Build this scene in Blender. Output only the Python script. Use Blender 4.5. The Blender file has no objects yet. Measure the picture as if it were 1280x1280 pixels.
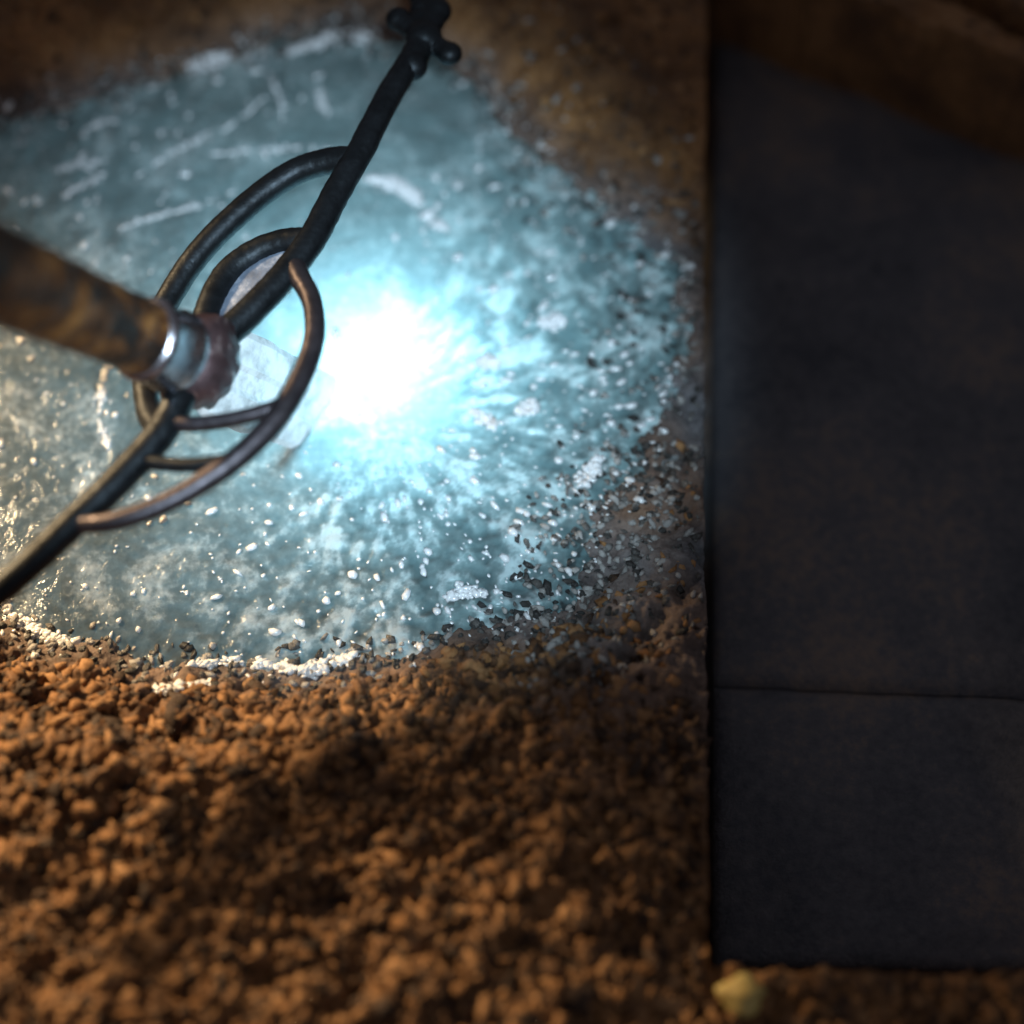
import bpy, bmesh, math, random
import numpy as np
from mathutils import Vector, Matrix

random.seed(7)
rng = np.random.default_rng(11)
scene = bpy.context.scene
col = scene.collection
PI = math.pi

# ------------------------------------------------------------------ camera
TILT = math.radians(30)
DIST = 0.95
SCALE = 0.0004                      # metres per photo pixel at the aim point
SPAN = 1280 * SCALE
cam_pos = Vector((0, -math.sin(TILT) * DIST, math.cos(TILT) * DIST))
cam_d = bpy.data.cameras.new('camera')
cam_d.sensor_width = 36
cam_d.sensor_fit = 'HORIZONTAL'
cam_d.lens = 36 * DIST / SPAN
cam_d.clip_start = 0.01
cam_d.clip_end = 50
cam_d.dof.use_dof = True
cam_d.dof.focus_distance = 0.92
cam_d.dof.aperture_fstop = 1.7
cam = bpy.data.objects.new('camera', cam_d)
cam.location = cam_pos
cam.rotation_euler = (TILT, 0, 0)
col.objects.link(cam)
scene.camera = cam
RT = Vector((1, 0, 0)); UP = Vector((0, math.cos(TILT), math.sin(TILT))); FW = Vector((0, math.sin(TILT), -math.cos(TILT)))

def P(px, py, z=0.0):
    """photo pixel -> point at world height z"""
    d = FW * DIST + RT * ((px - 640) * SCALE) + UP * ((640 - py) * SCALE)
    t = (z - cam_pos.z) / d.z
    return cam_pos + d * t

# ------------------------------------------------------------------ world and lamps
w = bpy.data.worlds.new('World'); scene.world = w; w.use_nodes = True
bg = w.node_tree.nodes['Background']
bg.inputs[0].default_value = (0.48, 0.47, 0.52, 1); bg.inputs[1].default_value = 0.25

def lamp(name, kind, loc, power, color, size=0.02, aim=None, angle=60, blend=1.0):
    l = bpy.data.lights.new(name, kind); l.energy = power; l.color = color
    if kind in ('POINT', 'SPOT'): l.shadow_soft_size = size
    if kind == 'AREA': l.shape = 'DISK'; l.size = size
    if kind == 'SPOT': l.spot_size = math.radians(angle); l.spot_blend = blend
    o = bpy.data.objects.new(name, l); o.location = loc; col.objects.link(o)
    if aim is not None:
        o.rotation_euler = (Vector(aim) - Vector(loc)).to_track_quat('-Z', 'Y').to_euler()
    return o
lamp('pool_lamp', 'POINT', P(468, 510, -0.044), 0.78, (0.38, 0.83, 1.0), 0.010)
lamp('warm_lamp', 'SPOT', (-0.62, 0.34, 0.33), 60.0, (1.0, 0.68, 0.35), 0.04, P(-30, 960), 56, 1.0)
lamp('camera_lamp', 'SPOT', cam_pos + Vector((0.035, 0.05, 0.02)), 66.0, (0.64, 0.86, 1.0), 0.012, P(450, 432), 25.5, 1.0)

vs = scene.view_settings
vs.view_transform = 'Standard'; vs.look = 'None'; vs.gamma = 1; vs.use_curve_mapping = False
vs.exposure = 0

# ------------------------------------------------------------------ helpers
def tag(o, label=None, cat=None, group=None, kind=None):
    if label: o['label'] = label
    if cat: o['category'] = cat
    if group: o['group'] = group
    if kind: o['kind'] = kind
    return o

def link(name, me, mat, parent=None, smooth=True):
    o = bpy.data.objects.new(name, me); col.objects.link(o)
    if mat: me.materials.append(mat)
    if smooth: me.polygons.foreach_set('use_smooth', [True] * len(me.polygons))
    if parent:
        o.parent = parent; o.matrix_parent_inverse = Matrix.Translation(-parent.location)
    return o

_lat = {}
def vnoise(x, y, seed):
    if seed not in _lat:
        _lat[seed] = np.random.default_rng(seed).random((256, 256))
    L = _lat[seed]
    xi = np.floor(x).astype(int); yi = np.floor(y).astype(int)
    fx = x - xi; fy = y - yi
    fx = fx * fx * (3 - 2 * fx); fy = fy * fy * (3 - 2 * fy)
    g = lambda a, b: L[a % 256, b % 256]
    return (g(xi, yi) * (1 - fx) + g(xi + 1, yi) * fx) * (1 - fy) + (g(xi, yi + 1) * (1 - fx) + g(xi + 1, yi + 1) * fx) * fy
def fbm(x, y, f, seed, octs=4, gain=0.5):
    s = np.zeros_like(x); a = 1.0; n = 0
    for k in range(octs):
        s += a * (vnoise(x * f + 17.3 * k, y * f + 5.1 * k, seed + k) - 0.5) * 2
        n += a; a *= gain; f *= 2.03
    return s / n
def smooth(a, b, v):
    t = np.clip((v - a) / (b - a), 0, 1); return t * t * (3 - 2 * t)
def sdist(X, Y, poly):
    """signed distance to polygon, positive outside"""
    d = np.full(X.shape, 1e9); ins = np.zeros(X.shape, bool)
    n = len(poly)
    for i in range(n):
        ax, ay = poly[i]; bx, by = poly[(i + 1) % n]
        ex, ey = bx - ax, by - ay
        t = np.clip(((X - ax) * ex + (Y - ay) * ey) / (ex * ex + ey * ey + 1e-12), 0, 1)
        d = np.minimum(d, (X - ax - t * ex) ** 2 + (Y - ay - t * ey) ** 2)
        c = ((ay > Y) != (by > Y)) & (X < (bx - ax) * (Y - ay) / (by - ay + 1e-12) + ax)
        ins ^= c
    d = np.sqrt(d)
    return np.where(ins, -d, d)
def grid_mesh(name, X, Y, Z, keep=None):
    ny, nx = X.shape
    v = np.stack([X, Y, Z], -1).reshape(-1, 3)
    idx = np.arange(nx * ny).reshape(ny, nx)
    q = np.stack([idx[:-1, :-1], idx[:-1, 1:], idx[1:, 1:], idx[1:, :-1]], -1).reshape(-1, 4)
    if keep is not None:
        kk = keep.reshape(-1); q = q[kk[q].all(1)]
        used = np.unique(q); re = np.full(nx * ny, -1); re[used] = np.arange(len(used)); v = v[used]; q = re[q]
    me = bpy.data.meshes.new(name)
    me.vertices.add(len(v)); me.vertices.foreach_set('co', v.ravel())
    me.loops.add(len(q) * 4); me.loops.foreach_set('vertex_index', q.ravel())
    me.polygons.add(len(q)); me.polygons.foreach_set('loop_start', np.arange(len(q)) * 4)
    me.update(calc_edges=True)
    return me
def tri_mesh(name, V, F, colors=None):
    me = bpy.data.meshes.new(name)
    V = np.asarray(V, float); F = np.asarray(F, int)
    me.vertices.add(len(V)); me.vertices.foreach_set('co', V.ravel())
    me.loops.add(len(F) * 3); me.loops.foreach_set('vertex_index', F.ravel())
    me.polygons.add(len(F)); me.polygons.foreach_set('loop_start', np.arange(len(F)) * 3)
    me.update(calc_edges=True)
    if colors is not None:
        a = me.attributes.new('tone', 'FLOAT', 'POINT'); a.data.foreach_set('value', np.asarray(colors, float))
    return me

def catmull(pts, n=10):
    pts = [Vector(p) for p in pts]
    Q = [pts[0] * 2 - pts[1]] + pts + [pts[-1] * 2 - pts[-2]]
    out = []
    for i in range(1, len(Q) - 2):
        a, b, c, d = Q[i - 1], Q[i], Q[i + 1], Q[i + 2]
        for k in range(n):
            t = k / n
            out.append(0.5 * ((2 * b) + (c - a) * t + (2 * a - 5 * b + 4 * c - d) * t * t + (3 * b - a - 3 * c + d) * t ** 3))
    out.append(pts[-1])
    return out
def tube(name, pts, rad, mat, parent, seg=14, flat=1.0, n=10, rough=0.0):
    path = catmull(pts, n)
    m = len(path)
    rr = rad if callable(rad) else (lambda t: rad)
    bm = bmesh.new(); rings = []
    prev = None
    for i, p in enumerate(path):
        t = (path[min(i + 1, m - 1)] - path[max(i - 1, 0)]).normalized()
        nrm = Vector((0, 0, 1)) if prev is None else prev
        nrm = (nrm - t * nrm.dot(t)).normalized(); prev = nrm
        bi = t.cross(nrm)
        r = rr(i / (m - 1))
        ring = []
        for k in range(seg):
            a = 2 * PI * k / seg
            q = r * (1 + rough * random.uniform(-1, 1))
            ring.append(bm.verts.new(p + nrm * (math.cos(a) * q * flat) + bi * (math.sin(a) * q)))
        rings.append(ring)
    for i in range(m - 1):
        for k in range(seg):
            bm.faces.new((rings[i][k], rings[i][(k + 1) % seg], rings[i + 1][(k + 1) % seg], rings[i + 1][k]))
    bm.faces.new(rings[0][::-1]); bm.faces.new(rings[-1])
    bmesh.ops.recalc_face_normals(bm, faces=bm.faces)
    me = bpy.data.meshes.new(name); bm.to_mesh(me); bm.free()
    return link(name, me, mat, parent)

# ------------------------------------------------------------------ materials
def newmat(name):
    m = bpy.data.materials.new(name); m.use_nodes = True
    nt = m.node_tree; b = nt.nodes['Principled BSDF']
    return m, nt, b
def N(nt, t, **kw):
    n = nt.nodes.new(t)
    for k, v in kw.items(): setattr(n, k, v)
    return n
def noise(nt, scale, detail=5, rough=0.6, vec=None, dist=0.0):
    n = N(nt, 'ShaderNodeTexNoise'); n.inputs['Scale'].default_value = scale
    n.inputs['Detail'].default_value = detail; n.inputs['Roughness'].default_value = rough; n.inputs['Distortion'].default_value = dist
    if vec is None:
        vec = N(nt, 'ShaderNodeTexCoord').outputs['Object']
    nt.links.new(vec, n.inputs['Vector'])
    return n
def ramp(nt, fac, stops):
    r = N(nt, 'ShaderNodeValToRGB'); nt.links.new(fac, r.inputs[0])
    e = r.color_ramp.elements
    while len(e) < len(stops): e.new(0.5)
    for i, (p, c) in enumerate(stops):
        e[i].position = p; e[i].color = (*c, 1) if len(c) == 3 else c
    return r
def bump(nt, h, strength, dist):
    b = N(nt, 'ShaderNodeBump'); b.inputs['Strength'].default_value = strength; b.inputs['Distance'].default_value = dist
    nt.links.new(h, b.inputs['Height']); return b

def rock_material(name, stops, rough=0.7, use_tone=False, grey_mix=False, base=22):
    m, nt, b = newmat(name)
    n1 = noise(nt, base, 6, 0.65); n2 = noise(nt, 160, 4, 0.7)
    mx = N(nt, 'ShaderNodeMath', operation='MULTIPLY_ADD'); nt.links.new(n2.outputs[0], mx.inputs[0]); mx.inputs[1].default_value = 0.55
    nt.links.new(n1.outputs[0], mx.inputs[2])
    sub = N(nt, 'ShaderNodeMath', operation='SUBTRACT'); nt.links.new(mx.outputs[0], sub.inputs[0]); sub.inputs[1].default_value = 0.28
    fac = sub.outputs[0]
    if use_tone:
        at = N(nt, 'ShaderNodeAttribute', attribute_name='tone')
        ad = N(nt, 'ShaderNodeMath', operation='ADD'); nt.links.new(fac, ad.inputs[0]); nt.links.new(at.outputs['Fac'], ad.inputs[1]); fac = ad.outputs[0]
    r = ramp(nt, fac, stops)
    colr = r.outputs[0]
    if grey_mix:
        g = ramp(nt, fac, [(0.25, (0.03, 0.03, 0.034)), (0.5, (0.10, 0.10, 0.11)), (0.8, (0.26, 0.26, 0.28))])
        sa = N(nt, 'ShaderNodeAttribute', attribute_name='grey_mix')
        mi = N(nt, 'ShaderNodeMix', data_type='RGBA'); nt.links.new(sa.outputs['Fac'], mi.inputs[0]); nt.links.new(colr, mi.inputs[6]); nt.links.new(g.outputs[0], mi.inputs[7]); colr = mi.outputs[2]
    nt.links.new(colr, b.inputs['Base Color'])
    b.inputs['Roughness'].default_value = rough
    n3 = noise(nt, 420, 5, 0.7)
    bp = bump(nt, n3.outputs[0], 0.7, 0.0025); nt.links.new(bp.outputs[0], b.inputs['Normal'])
    return m
ROCK = [(0.25, (0.035, 0.016, 0.007)), (0.45, (0.14, 0.062, 0.02)), (0.6, (0.25, 0.115, 0.036)), (0.8, (0.34, 0.18, 0.075))]
M_rock = rock_material('rock', ROCK, 0.55, grey_mix=True)
M_crumb = rock_material('crumb', ROCK, 0.7, True)
M_slate = rock_material('slate', [(0.3, (0.045, 0.05, 0.066)), (0.5, (0.10, 0.10, 0.115)), (0.68, (0.20, 0.155, 0.13))], 0.5, base=7)  # broad mottle: brown patches, plus bluish haze put into the colour

def metal(name, c, rough, metallic=1.0, spots=None):
    m, nt, b = newmat(name)
    n = noise(nt, 90, 5, 0.65)
    r = ramp(nt, n.outputs[0], [(0.3, tuple(x * 0.55 for x in c)), (0.55, c), (0.75, spots or tuple(min(1, x * 1.35) for x in c))])
    nt.links.new(r.outputs[0], b.inputs['Base Color']); b.inputs['Metallic'].default_value = metallic
    n2 = noise(nt, 260, 4, 0.6)
    rr = N(nt, 'ShaderNodeMapRange'); nt.links.new(n2.outputs[0], rr.inputs[0]); rr.inputs[3].default_value = rough * 0.7; rr.inputs[4].default_value = rough * 1.4
    nt.links.new(rr.outputs[0], b.inputs['Roughness'])
    bp = bump(nt, n2.outputs[0], 0.35, 0.0012); nt.links.new(bp.outputs[0], b.inputs['Normal'])
    return m
M_iron = metal('blackened_iron', (0.018, 0.021, 0.025), 0.45, 0.8)
M_ring = metal('pale_iron', (0.07, 0.06, 0.068), 0.4, 0.85)  # paler and more purple than the blackened iron
M_steel = metal('bright_steel', (0.9, 0.91, 0.93), 0.4, 0.2)
M_polish = metal('polished_iron', (0.42, 0.40, 0.44), 0.24, 1.0)
M_boss = metal('tarnished_bronze', (0.13, 0.08, 0.085), 0.4, 0.75, (0.75, 0.6, 0.58))

def leather_mat():
    m, nt, b = newmat('leather')
    n = noise(nt, 60, 6, 0.7)
    r = ramp(nt, n.outputs[0], [(0.42, (0.010, 0.005, 0.003)), (0.52, (0.09, 0.032, 0.008)), (0.7, (0.34, 0.15, 0.04))])
    nt.links.new(r.outputs[0], b.inputs['Base Color']); b.inputs['Roughness'].default_value = 0.5
    n2 = noise(nt, 300, 4, 0.6); bp = bump(nt, n2.outputs[0], 0.6, 0.002); nt.links.new(bp.outputs[0], b.inputs['Normal'])
    return m
M_leather = leather_mat()

def water_mat():
    m = bpy.data.materials.new('milky_water'); m.use_nodes = True
    nt = m.node_tree; nt.nodes.clear()
    out = N(nt, 'ShaderNodeOutputMaterial')
    tr = N(nt, 'ShaderNodeBsdfTranslucent'); df = N(nt, 'ShaderNodeBsdfDiffuse'); gl = N(nt, 'ShaderNodeBsdfGlossy')
    n1 = noise(nt, 28, 6, 0.68, dist=0.6); n2 = noise(nt, 230, 3, 0.6)
    ad = N(nt, 'ShaderNodeMath', operation='MULTIPLY_ADD'); nt.links.new(n2.outputs[0], ad.inputs[0]); ad.inputs[1].default_value = 0.5; nt.links.new(n1.outputs[0], ad.inputs[2])
    sk = N(nt, 'ShaderNodeAttribute', attribute_name='streak')
    a2 = N(nt, 'ShaderNodeMath', operation='MULTIPLY_ADD'); nt.links.new(sk.outputs['Fac'], a2.inputs[0]); a2.inputs[1].default_value = 0.6; nt.links.new(ad.outputs[0], a2.inputs[2])
    r = ramp(nt, a2.outputs[0], [(0.45, (0.27, 0.32, 0.34)), (0.75, (0.40, 0.44, 0.46)), (1.0, (0.7, 0.73, 0.75))])
    r2 = ramp(nt, a2.outputs[0], [(0.45, (0.02, 0.026, 0.028)), (0.75, (0.05, 0.06, 0.062)), (1.0, (0.22, 0.24, 0.25))])
    nt.links.new(r2.outputs[0], df.inputs[0])
    nt.links.new(r.outputs[0], tr.inputs[0])
    gl.inputs[0].default_value = (0.9, 0.95, 1, 1); gl.inputs['Roughness'].default_value = 0.12
    n3 = noise(nt, 180, 4, 0.6)
    bp = bump(nt, n3.outputs[0], 0.6, 0.002)
    for s in (gl, df): nt.links.new(bp.outputs[0], s.inputs['Normal'])
    a = N(nt, 'ShaderNodeAddShader'); nt.links.new(tr.outputs[0], a.inputs[0]); nt.links.new(df.outputs[0], a.inputs[1])
    lw = N(nt, 'ShaderNodeFresnel'); lw.inputs[0].default_value = 1.33; nt.links.new(bp.outputs[0], lw.inputs['Normal'])
    mx = N(nt, 'ShaderNodeMixShader'); nt.links.new(lw.outputs[0], mx.inputs[0]); nt.links.new(a.outputs[0], mx.inputs[1]); nt.links.new(gl.outputs[0], mx.inputs[2])
    nt.links.new(mx.outputs[0], out.inputs[0])
    return m
M_water = water_mat()

def glint_mat():  # white for the modelled glints and flecks on the water
    m = bpy.data.materials.new('white_glint'); m.use_nodes = True
    nt = m.node_tree; nt.nodes.clear()
    out = N(nt, 'ShaderNodeOutputMaterial')
    tr = N(nt, 'ShaderNodeBsdfTranslucent'); df = N(nt, 'ShaderNodeBsdfDiffuse'); gl = N(nt, 'ShaderNodeBsdfGlossy')
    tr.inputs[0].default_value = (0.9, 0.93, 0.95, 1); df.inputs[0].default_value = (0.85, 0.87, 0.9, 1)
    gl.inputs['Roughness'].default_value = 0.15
    a = N(nt, 'ShaderNodeMixShader'); a.inputs[0].default_value = 0.8
    nt.links.new(tr.outputs[0], a.inputs[1]); nt.links.new(df.outputs[0], a.inputs[2])
    b = N(nt, 'ShaderNodeMixShader'); b.inputs[0].default_value = 0.12
    nt.links.new(a.outputs[0], b.inputs[1]); nt.links.new(gl.outputs[0], b.inputs[2])
    nt.links.new(b.outputs[0], out.inputs[0])
    return m
M_glint = glint_mat()

# ------------------------------------------------------------------ the rock with its pool basin and sunken recess
pool_px = [(-260, 220), (-120, 170), (0, 150), (110, 125), (225, 85), (330, 60), (440, 38), (520, 55), (600, 110), (640, 165),
           (700, 225), (790, 270), (850, 340), (850, 440), (830, 540), (770, 640), (720, 730), (640, 775), (560, 800), (440, 830), (330, 842),
           (200, 838), (120, 806), (40, 800), (0, 765), (-120, 740), (-260, 700)]
pool = [(P(*p).x, P(*p).y) for p in pool_px]
REC_Z = -0.05
rec_px = [(880, -36), (1000, 12), (1090, 42), (1180, 86), (1500, 200), (1500, 1232), (1100, 1236), (880, 1226)]
rec = [(P(*p).x, P(*p).y) for p in rec_px]
crack = [(P(x, y).x, P(x, y).y) for x, y in ((1010, -70), (1080, -25), (1170, 20), (1290, 80), (1420, 120))]

def axis(lo, hi, dlo, dhi, fine, coarse):
    return np.concatenate([np.arange(lo, dlo, coarse), np.arange(dlo, dhi, fine), np.arange(dhi, hi + coarse, coarse)])
xs = axis(-0.75, 0.75, -0.30, 0.31, 0.0013, 0.008)
ys = axis(-0.75, 0.85, -0.33, 0.37, 0.0013, 0.008)
X, Y = np.meshgrid(xs, ys)
def pool_sd(X, Y):
    return sdist(X, Y, pool) + 0.010 * fbm(X, Y, 40, 31, 4) + 0.003 * fbm(X, Y, 190, 37, 2) + 0.022 * smooth(-0.02, 0.05, X) * fbm(X, Y, 75, 41, 4, 0.65)
def rock_height(X, Y):
    s = pool_sd(X, Y)
    rgt = smooth(0.0, 0.12, X)                            # the shore is lower and flatter on the right
    out = 0.003 + (0.030 - 0.022 * rgt) * smooth(0.0, 0.07, s) + np.clip(s, 0, 1) * 0.05
    low = smooth(-0.05, -0.12, Y)
    out += smooth(0, 0.03, s) * (0.010 * fbm(X, Y, 14, 3, 4) + 0.006 * fbm(X, Y, 60, 51, 3)) + smooth(0, 0.015, s) * (0.0034 + 0.0036 * low) * fbm(X, Y, 150, 61, 3, 0.65)
    inn = np.maximum(-0.10, s * 1.1)
    z = np.where(s > 0, out, inn)
    r = sdist(X, Y, rec) + 0.0012 * fbm(X, Y, 120, 71, 3)
    z = np.where(r < 0, REC_Z - 0.03, z)
    # crack across the upper right ledge
    d = np.full(X.shape, 9.0)
    for (ax, ay), (bx, by) in zip(crack[:-1], crack[1:]):
        ex, ey = bx - ax, by - ay
        t = np.clip(((X - ax) * ex + (Y - ay) * ey) / (ex * ex + ey * ey), 0, 1)
        d = np.minimum(d, np.hypot(X - ax - t * ex, Y - ay - t * ey))
    d += 0.004 * fbm(X, Y, 70, 81, 3)
    z = z - np.where(r > 0, 0.03 * (1 - smooth(0.003, 0.012, d)), 0)
    return z, s, r
Z, S, R_ = rock_height(X, Y)
ground = link('rock_ground', grid_mesh('rock_ground', X, Y, Z), M_rock)
tag(ground, kind='structure')
GREY_MIX = np.clip(smooth(-0.03, 0.05, X) * smooth(-0.20, -0.06, Y) * smooth(0.21, 0.12, Y) + 0.8 * smooth(0.03, 0.0, S), 0, 1) * (0.75 + 0.5 * fbm(X, Y, 30, 141, 3))  # rock turns greyer right of the pool and along the shore
_a = ground.data.attributes.new('grey_mix', 'FLOAT', 'POINT'); _a.data.foreach_set('value', np.clip(GREY_MIX, 0, 1).ravel().astype(float))

# pool surface
wx = np.arange(-0.36, 0.10, 0.0014); wy = np.arange(-0.13, 0.36, 0.0014)
WX, WY = np.meshgrid(wx, wy)
ws = pool_sd(WX, WY)
c0 = P(472, 516)
rad = np.hypot(WX - c0.x, WY - c0.y); ang = np.arctan2(WY - c0.y, WX - c0.x)
WZ = 0.0016 * fbm(WX, WY, 45, 91, 5, 0.6)
side = smooth(-0.6, 0.5, np.cos(ang + 0.5))           # frost streaks fan out on the right and below
STK = fbm(ang * 9 + 40, rad * 55, 1.6, 97, 4, 0.6) * side * smooth(0.02, 0.06, rad)
WZ = WZ + 0.0016 * STK
keep = ws < 0.02
wme = grid_mesh('pool_water', WX, WY, WZ, keep)
water = link('pool_water', wme, M_water)
from_xy = np.empty(len(wme.vertices) * 3); wme.vertices.foreach_get('co', from_xy); from_xy = from_xy.reshape(-1, 3)
iy = np.rint((from_xy[:, 1] - wy[0]) / 0.0014).astype(int); ix = np.rint((from_xy[:, 0] - wx[0]) / 0.0014).astype(int)
at = wme.attributes.new('streak', 'FLOAT', 'POINT'); at.data.foreach_set('value', STK[iy, ix].astype(float))
tag(water, kind='structure')

# ------------------------------------------------------------------ slate slabs lying in the recess
def slab(px4, label):
    top = REC_Z; th = 0.024
    n = 60
    c = [P(*p, top) for p in px4]
    u = np.linspace(0, 1, n); U, V = np.meshgrid(u, u)
    pt = [np.array(q[:2]) for q in c]
    XY = ((1 - U) * (1 - V))[..., None] * pt[0] + (U * (1 - V))[..., None] * pt[1] + (U * V)[..., None] * pt[2] + ((1 - U) * V)[..., None] * pt[3]
    e = np.minimum(np.minimum(U, 1 - U), np.minimum(V, 1 - V))
    Zs = top + 0.004 * fbm(XY[..., 0], XY[..., 1], 12, 103, 4) + 0.0016 * fbm(XY[..., 0], XY[..., 1], 60, 107, 3) - 0.003 * (1 - smooth(0, 0.03, e))
    me = grid_mesh('stone_slab', XY[..., 0], XY[..., 1], Zs)
    bm = bmesh.new(); bm.from_mesh(me)
    be = [ed for ed in bm.edges if ed.is_boundary]
    r = bmesh.ops.extrude_edge_only(bm, edges=be)
    vv = [g for g in r['geom'] if isinstance(g, bmesh.types.BMVert)]
    for v in vv: v.co.z = top - th
    bm.faces.new([v for v in vv][:3]) if False else None
    bmesh.ops.recalc_face_normals(bm, faces=bm.faces)
    bm.to_mesh(me); bm.free()
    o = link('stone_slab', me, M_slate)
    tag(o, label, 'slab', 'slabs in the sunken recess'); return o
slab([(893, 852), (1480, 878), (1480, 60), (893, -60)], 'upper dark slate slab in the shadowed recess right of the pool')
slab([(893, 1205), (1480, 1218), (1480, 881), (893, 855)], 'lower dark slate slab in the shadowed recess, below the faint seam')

# ------------------------------------------------------------------ loose crumbs of rock
def ico():
    bm = bmesh.new(); bmesh.ops.create_icosphere(bm, subdivisions=1, radius=1)
    V = np.array([v.co[:] for v in bm.verts]); F = np.array([[v.index for v in f.verts] for f in bm.faces]); bm.free()
    return V, F
IV, IF = ico()
def scatter(count, accept, size, flat, sink, tone=0.28, jitter=0.28, orient=None, zfun=None):
    Vs, Fs, Ts = [], [], []; off = 0; n = 0; tries = 0
    pts = np.stack([rng.uniform(-0.34, 0.34, count * 6), rng.uniform(-0.36, 0.40, count * 6)], 1)
    z, s, r = rock_height(pts[:, 0], pts[:, 1])
    for i in range(len(pts)):
        if n >= count: break
        pr = accept(pts[i, 0], pts[i, 1], s[i], r[i])
        if random.random() > pr: continue
        sz = size(pts[i, 0], pts[i, 1])
        v = IV * (1 + jitter * rng.uniform(-1, 1, (len(IV), 1)))
        v = v * np.array([sz * random.uniform(0.8, 1.8), sz * random.uniform(0.6, 1.1), sz * flat])
        a = random.uniform(0, 2 * PI) if orient is None else orient(pts[i, 0], pts[i, 1])
        ca, sa = math.cos(a), math.sin(a)
        v = np.stack([v[:, 0] * ca - v[:, 1] * sa, v[:, 0] * sa + v[:, 1] * ca, v[:, 2]], 1)
        tz = z[i] if zfun is None else zfun(pts[i, 0], pts[i, 1], z[i])
        v += np.array([pts[i, 0], pts[i, 1], tz + sz * sink])
        Vs.append(v); Fs.append(IF + off); off += len(v); Ts.append(np.full(len(v), random.uniform(-tone, tone))); n += 1
    return np.concatenate(Vs), np.concatenate(Fs), np.concatenate(Ts)
def acc_crumb(x, y, s, r):
    if s < 0.012 or r < 0.004: return 0
    d = (1.0 if x < 0.0 else max(0.12, 1 - x / 0.07) if y > -0.12 else 1.0) if y < -0.05 else 0.08
    return d * min(1, s / 0.03)
V, F, T = scatter(16000, acc_crumb, lambda x, y: random.choice((0.0014, 0.002, 0.002, 0.0028, 0.0036)) * random.uniform(0.8, 1.25), 0.85, -0.3, 0.4, 0.6)
tag(link('rock_crumbs', tri_mesh('rock_crumbs', V, F, T), M_crumb, None, False), 'coarse brown crumbs of loose rock covering the ground around the pool', 'gravel', kind='stuff')

def water_z(x, y):
    i = min(max(int(round((y - wy[0]) / 0.0014)), 0), len(wy) - 1); j = min(max(int(round((x - wx[0]) / 0.0014)), 0), len(wx) - 1)
    return float(WZ[i, j])
def ground_z(x, y):
    i = min(int(np.searchsorted(ys, y)), len(ys) - 1); j = min(int(np.searchsorted(xs, x)), len(xs) - 1)
    return float(Z[i, j])
M_wet = rock_material('wet_gravel', [(0.2, (0.02, 0.02, 0.02)), (0.5, (0.09, 0.085, 0.08)), (0.8, (0.36, 0.35, 0.34))], 0.3, True)
def acc_wet(x, y, s, r):
    if r < 0.003 or s > 0.07: return 0
    if x > 0.0: return max(0, 1 - abs(s - 0.01) / 0.06) * (0.35 if y > 0.04 else 1)
    return max(0, 1 - abs(s - 0.002) / 0.016)
V, F, T = scatter(7500, acc_wet, lambda x, y: random.uniform(0.0009, 0.0024), 0.6, 0.1, 0.4, 0.4, zfun=lambda x, y, z: max(water_z(x, y), z))
tag(link('wet_gravel', tri_mesh('wet_gravel', V, F, T), M_wet, None, False), 'wet grey gravel speckling the shore of the pool', 'gravel', kind='stuff')

# ------------------------------------------------------------------ white flecks on the pool: bubbles, and shore glints put in as white chips
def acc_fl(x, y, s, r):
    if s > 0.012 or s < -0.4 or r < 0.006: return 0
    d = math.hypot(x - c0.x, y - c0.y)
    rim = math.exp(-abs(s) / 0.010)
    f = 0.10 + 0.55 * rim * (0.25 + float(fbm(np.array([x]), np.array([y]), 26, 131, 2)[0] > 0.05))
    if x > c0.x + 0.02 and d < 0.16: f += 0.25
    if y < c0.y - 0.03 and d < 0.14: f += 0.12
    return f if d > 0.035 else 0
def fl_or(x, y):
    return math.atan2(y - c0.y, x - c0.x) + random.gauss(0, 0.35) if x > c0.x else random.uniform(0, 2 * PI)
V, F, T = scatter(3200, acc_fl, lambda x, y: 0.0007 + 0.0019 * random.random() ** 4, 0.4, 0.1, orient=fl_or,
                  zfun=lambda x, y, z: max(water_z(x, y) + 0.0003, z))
tag(link('glint_flecks', tri_mesh('glint_flecks', V, F, T), M_glint), 'tiny white flecks and modelled glints scattered over the glowing blue pool', 'white_glint', kind='stuff')

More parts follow.
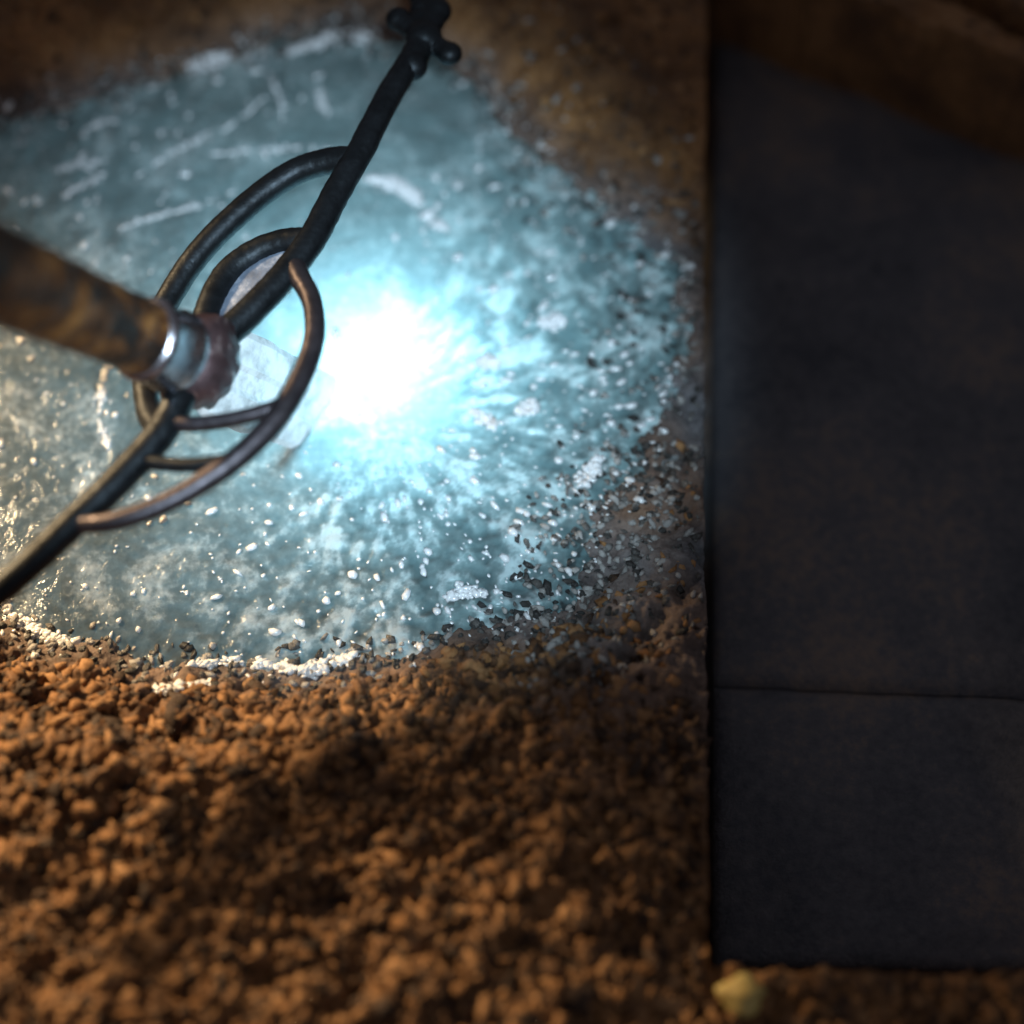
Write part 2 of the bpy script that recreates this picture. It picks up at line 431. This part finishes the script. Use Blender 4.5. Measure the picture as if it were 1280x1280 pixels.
# glint streaks: light on the water put in as ragged lines of white chips
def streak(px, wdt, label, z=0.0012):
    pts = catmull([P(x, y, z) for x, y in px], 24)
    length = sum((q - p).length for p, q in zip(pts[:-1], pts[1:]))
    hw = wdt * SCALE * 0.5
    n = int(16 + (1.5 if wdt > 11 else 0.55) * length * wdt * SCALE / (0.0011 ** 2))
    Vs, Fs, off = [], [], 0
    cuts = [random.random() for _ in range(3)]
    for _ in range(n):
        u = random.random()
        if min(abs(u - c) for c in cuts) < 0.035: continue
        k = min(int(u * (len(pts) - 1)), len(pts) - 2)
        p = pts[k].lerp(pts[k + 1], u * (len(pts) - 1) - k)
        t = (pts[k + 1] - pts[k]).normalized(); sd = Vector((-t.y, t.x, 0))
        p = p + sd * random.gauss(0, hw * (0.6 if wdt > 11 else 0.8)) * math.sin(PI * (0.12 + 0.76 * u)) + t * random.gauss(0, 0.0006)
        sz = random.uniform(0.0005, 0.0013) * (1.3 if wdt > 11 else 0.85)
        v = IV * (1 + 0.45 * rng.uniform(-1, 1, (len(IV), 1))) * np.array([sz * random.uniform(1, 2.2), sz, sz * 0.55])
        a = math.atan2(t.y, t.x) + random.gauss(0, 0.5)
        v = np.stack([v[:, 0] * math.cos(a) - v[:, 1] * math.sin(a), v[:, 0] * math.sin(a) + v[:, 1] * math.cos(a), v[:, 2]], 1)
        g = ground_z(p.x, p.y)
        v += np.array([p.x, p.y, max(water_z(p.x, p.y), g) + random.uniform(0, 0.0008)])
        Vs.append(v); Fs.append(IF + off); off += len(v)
    me = tri_mesh('glint_streak', np.concatenate(Vs), np.concatenate(Fs))
    return tag(link('glint_streak', me, M_glint), label, 'white_glint', 'modelled glint streaks on the pool')
streak([(458, 222), (490, 228), (512, 240), (530, 262), (556, 284)], 16, 'bright short glint streak bending right of the upper crossguard arm')
streak([(236, 84), (262, 76), (284, 70)], 14, 'short white glint streak on the upper shore left of the long one', 0.003)
streak([(360, 62), (395, 50), (425, 44), (460, 47)], 13, 'white glint streak along the top shore near the finial', 0.003)
streak([(0, 742), (18, 770), (50, 790), (95, 800)], 13, 'white glint line curling along the shore under the lower crossguard arm', 0.003)
streak([(190, 866), (225, 862), (268, 856)], 14, 'lowest pale glint streak on the bottom shore', 0.006)
streak([(240, 832), (290, 826), (340, 830), (370, 838)], 12, 'glint streak lying above the lowest one on bottom shore', 0.003)
streak([(372, 840), (405, 832), (444, 820)], 15, 'glint streak at the right end of the bottom shore line', 0.003)
streak([(560, 746), (585, 738), (606, 742)], 17, 'small glint patch at the lower right shore of the pool')
streak([(728, 604), (738, 590), (746, 572)], 18, 'isolated pale glint fleck on the dark right shore')
streak([(262, 192), (320, 186), (380, 184), (432, 188)], 7, 'thin level glint line left of the upper crossguard arm')
streak([(150, 285), (200, 268), (250, 255), (290, 240)], 6, 'thin glint line slanting up beneath the curved guard ring')
streak([(170, 222), (230, 180), (290, 155), (330, 120)], 6, 'long thin glint line slanting across the upper left water')
streak([(335, 90), (350, 120), (352, 150)], 5, 'faint upright glint line below the top shore')
streak([(395, 105), (402, 125), (408, 142)], 10, 'small upright glint dab below the top shore')
streak([(72, 210), (100, 203), (132, 198)], 10, 'bright glint dash near the upper left shore')
streak([(78, 245), (105, 228), (130, 218)], 9, 'glint dash just below the bright dash on the upper left')
streak([(105, 165), (125, 152), (145, 148)], 9, 'small glint dash highest on the upper left shore')
streak([(134, 452), (126, 490), (126, 530), (136, 560)], 9, 'pale glint arc left of the sword boss below the grip')
streak([(676, 402), (690, 399), (704, 402)], 20, 'round bright glint dot right of the glow')
streak([(648, 512), (660, 509), (672, 512)], 19, 'round glint dot right of the glow, below the brighter dot')
streak([(596, 455), (610, 450), (622, 456)], 17, 'soft glint dot nearest the glow on its right')
streak([(592, 512), (608, 524), (622, 532)], 13, 'slanted glint dash right of the glow')

# ------------------------------------------------------------------ the sword
H = P(246, 452, 0.100)
E = P(398, 518, -0.003)
axis_b = (E - H).normalized()                         # towards the point
qu = (P(530, 40, 0.105) - P(60, 690, 0.100)); qu = (qu - axis_b * qu.dot(axis_b)).normalized()
nf = axis_b.cross(qu).normalized()
if nf.z < 0: nf = -nf
sword = bpy.data.objects.new('sword', None); sword.location = E; col.objects.link(sword)
tag(sword, 'old sword with brown leather grip and ringed black crossguard stuck in the glowing pool', 'sword')

def lathe(name, prof, mat, seg=40, a=1.0, wob=None):
    """profile (distance from H towards the point, radius); elliptical about the sword axis"""
    bm = bmesh.new(); rings = []
    for s, r in prof:
        rings.append([bm.verts.new(H + axis_b * s + (qu * math.cos(2 * PI * k / seg) + nf * (a * math.sin(2 * PI * k / seg))) * (r * (1 + (wob(s, k / seg) if wob else 0)))) for k in range(seg)])
    for i in range(len(rings) - 1):
        for k in range(seg):
            bm.faces.new((rings[i][k], rings[i][(k + 1) % seg], rings[i + 1][(k + 1) % seg], rings[i + 1][k]))
    bm.faces.new(rings[0][::-1]); bm.faces.new(rings[-1])
    bmesh.ops.recalc_face_normals(bm, faces=bm.faces)
    me = bpy.data.meshes.new(name); bm.to_mesh(me); bm.free()
    return link(name, me, mat, sword)
# grip with a spiral leather wrap
prof = [(-0.245 + i * 0.0012, 0.0165 + 0.0035 * smooth(-0.05, -0.20, np.float64(-0.245 + i * 0.0012))) for i in range(180)]
lathe('grip', prof, M_leather, 44, 0.82, lambda s, u: 0.035 * abs(math.sin((s / 0.016 + u) * PI)) + 0.012 * math.sin(s * 300 + u * 9))
lathe('collar', [(-0.046, 0.0150), (-0.045, 0.0185), (-0.042, 0.0196), (-0.038, 0.0180), (-0.030, 0.0186), (-0.024, 0.0182), (-0.020, 0.0198), (-0.016, 0.0190), (-0.014, 0.017)], M_polish, 40, 0.85)
# boss: the swollen middle of the crossguard
lathe('boss', [(-0.016, 0.010), (-0.014, 0.0165), (-0.009, 0.0205), (-0.003, 0.0225), (0.004, 0.0225), (0.010, 0.0205), (0.015, 0.016), (0.017, 0.010)], M_boss, 36, 0.8,
      lambda s, u: 0.07 * math.sin(u * 8 * PI) * math.cos(s * 160) + 0.05 * math.sin(u * 22 * PI + s * 500) + random.uniform(-0.02, 0.02))
# blade: flattened diamond with a ricasso
def blade():
    L = (E - H).length + 0.004
    sec = [(0.012, 0.021, 0.0045), (0.02, 0.023, 0.0048), (0.055, 0.0235, 0.0046), (0.062, 0.0225, 0.004), (L, 0.0215, 0.0036)]
    bm = bmesh.new(); rings = []
    for s, wd, th in sec:
        rings.append([bm.verts.new(H + axis_b * s + qu * (wd * a) + nf * (th * b)) for a, b in ((-1, 0), (-0.86, 0.62), (-0.3, 1), (-0.18, 0.6), (0.18, 0.6), (0.3, 1), (0.86, 0.62), (1, 0), (0.86, -0.62), (0.3, -1), (-0.3, -1), (-0.86, -0.62))])
    n = len(rings[0])
    for i in range(len(rings) - 1):
        for k in range(n):
            bm.faces.new((rings[i][k], rings[i][(k + 1) % n], rings[i + 1][(k + 1) % n], rings[i + 1][k]))
    bm.faces.new(rings[0][::-1]); bm.faces.new(rings[-1])
    bmesh.ops.recalc_face_normals(bm, faces=bm.faces)
    me = bpy.data.meshes.new('blade'); bm.to_mesh(me); bm.free()
    link('blade', me, M_steel, sword, False)
blade()
px2m = SCALE
# crossguard arms
up_pts = [P(262, 436, 0.100), P(330, 372, 0.101), P(384, 308, 0.102), P(420, 242, 0.102), P(450, 190, 0.102), P(486, 120, 0.101), P(518, 68, 0.100), P(530, 40, 0.100)]
tube('quillon', up_pts, lambda t: 0.0072 - 0.0008 * t, M_iron, sword, 16, 1.0, 10, 0.03)
lo_pts = [P(236, 470, 0.100), P(205, 535, 0.100), P(150, 598, 0.099), P(90, 655, 0.098), P(30, 712, 0.097), P(-30, 762, 0.096), P(-75, 800, 0.096)]
tube('quillon', lo_pts, lambda t: 0.0074 - 0.001 * t, M_iron, sword, 16, 1.0, 10, 0.03)
# finial: knobbed cross of lobes at the end of the arm
fin = []
def lobe_finial(c, pts, r0):
    """one mesh: lobes on short necks around a core"""
    bm = bmesh.new()
    def ball(p, r):
        m = Matrix.Translation(p) @ Matrix.Diagonal((r, r, r * 0.85, 1))
        bmesh.ops.create_icosphere(bm, subdivisions=3, radius=1, matrix=m)
    ball(c, r0)
    for p, r in pts:
        ball(p, r)
        for k in range(1, 5):
            t = k / 5; ball(c.lerp(p, t), r * (0.92 - 0.06 * math.sin(t * PI)))
    me = bpy.data.meshes.new('finial'); bm.to_mesh(me); bm.free()
    o = link('finial', me, M_iron, sword)
    md = o.modifiers.new('fuse', 'REMESH'); md.mode = 'VOXEL'; md.voxel_size = 0.0007; md.use_smooth_shade = True
    return o
lobe_finial(P(530, 48, 0.100), [(P(498, 24, 0.100), 0.0068), (P(545, 14, 0.100), 0.0082), (P(562, 67, 0.100), 0.0066), (P(524, -14, 0.101), 0.0068), (P(514, 82, 0.100), 0.0085)], 0.0098)
lobe_finial(P(-80, 805, 0.096), [(P(-112, 790, 0.096), 0.0058), (P(-70, 838, 0.096), 0.0058), (P(-108, 832, 0.096), 0.0062)], 0.0072)
# side rings
tube('guard_ring', [P(92, 656, 0.099), P(140, 652, 0.103), P(200, 632, 0.106), P(258, 600, 0.109), P(305, 565, 0.111), P(348, 520, 0.112), P(378, 468, 0.112), P(393, 420, 0.111), P(390, 378, 0.108), P(374, 345, 0.105), P(366, 326, 0.102)],
     lambda t: 0.0040 + 0.0012 * math.sin(t * PI) + 0.0012 * smooth(0.75, 1, np.float64(t)), M_ring, sword, 14, 1.0, 10, 0.02)
tube('guard_ring', [P(446, 200, 0.101), P(415, 201, 0.098), P(375, 212, 0.094), P(335, 236, 0.090), P(292, 272, 0.086), P(256, 308, 0.082), P(226, 348, 0.078), P(198, 400, 0.076), P(182, 460, 0.080), P(186, 515, 0.088), P(200, 540, 0.096)],
     lambda t: 0.0068 - 0.001 * t, M_iron, sword, 14, 1.0, 10, 0.02)
# inner bars of the guard
tube('guard_bar', [P(386, 300, 0.101), P(352, 303, 0.097), P(318, 317, 0.093), P(288, 340, 0.091), P(267, 372, 0.092), P(256, 405, 0.094), P(252, 435, 0.096)], lambda t: 0.0072 - 0.002 * abs(t - 0.5), M_iron, sword, 12, 1.0, 8, 0.03)
tube('guard_bar', [P(206, 528, 0.101), P(245, 530, 0.104), P(290, 524, 0.107), P(330, 514, 0.110), P(352, 506, 0.111)], 0.0036, M_ring, sword, 12, 1.0, 8, 0.03)
tube('guard_bar', [P(172, 575, 0.101), P(205, 580, 0.103), P(245, 581, 0.106), P(290, 574, 0.109), P(312, 560, 0.110)], 0.0034, M_iron, sword, 12, 1.0, 8, 0.03)

# pierced shell plate between the inner bar and the upper arm
def shell_plate():
    a = catmull([P(386, 303, 0.101), P(350, 307, 0.097), P(312, 325, 0.093), P(280, 347, 0.091), P(262, 388, 0.093), P(254, 430, 0.096)], 8)
    b = catmull([P(386, 306, 0.101), P(360, 338, 0.101), P(336, 366, 0.101), P(310, 391, 0.100), P(286, 414, 0.100), P(266, 434, 0.099)], 8)
    bm = bmesh.new(); rows = []
    for sgn in (1, -1):
        rr = []
        for p, q in zip(a[3:], b[3:]):
            rr.append([bm.verts.new(p.lerp(q, k / 6) + nf * (0.003 * math.sin(PI * k / 6) + sgn * 0.0007 + random.gauss(0, 0.00015))) for k in range(7)])
        rows.append(rr)
    t, u = rows; n = len(t)
    for i in range(n - 1):
        for k in range(6):
            for g in (t, u): bm.faces.new((g[i][k], g[i][k + 1], g[i + 1][k + 1], g[i + 1][k]))
        for k in (0, 6): bm.faces.new((t[i][k], t[i + 1][k], u[i + 1][k], u[i][k]))
    for i in (0, n - 1):
        for k in range(6): bm.faces.new((t[i][k], t[i][k + 1], u[i][k + 1], u[i][k]))
    bmesh.ops.recalc_face_normals(bm, faces=bm.faces)
    me = bpy.data.meshes.new('shell_plate'); bm.to_mesh(me); bm.free()
    link('shell_plate', me, M_plate, sword)
M_plate = metal('mottled_steel', (0.20, 0.24, 0.32), 0.42, 0.35, (0.6, 0.62, 0.7))
shell_plate()

# a pale pebble on the lower ledge
def pebble(px, py, r, label):
    p = P(px, py); z = float(rock_height(np.array([p.x]), np.array([p.y]))[0][0])
    bm = bmesh.new(); bmesh.ops.create_icosphere(bm, subdivisions=3, radius=1)
    for v in bm.verts:
        n = v.co.copy()
        v.co = Vector((n.x * 1.3, n.y, n.z * 0.6)) * r * (1 + 0.14 * math.sin(n.x * 4 + 1) + 0.1 * math.sin(n.y * 5 + n.z * 3))
    me = bpy.data.meshes.new('pebble'); bm.to_mesh(me); bm.free()
    m, nt, b = newmat('pale_pebble')
    rr = ramp(nt, noise(nt, 120, 4).outputs[0], [(0.3, (0.3, 0.2, 0.05)), (0.7, (0.55, 0.45, 0.16))]); nt.links.new(rr.outputs[0], b.inputs['Base Color']); b.inputs['Roughness'].default_value = 0.55
    o = link('pebble', me, m); o.location = (p.x, p.y, z + r * 0.35)
    tag(o, label, 'pebble')
pebble(918, 1266, 0.0085, 'yellowish pebble on the ledge below the lower dark slab')
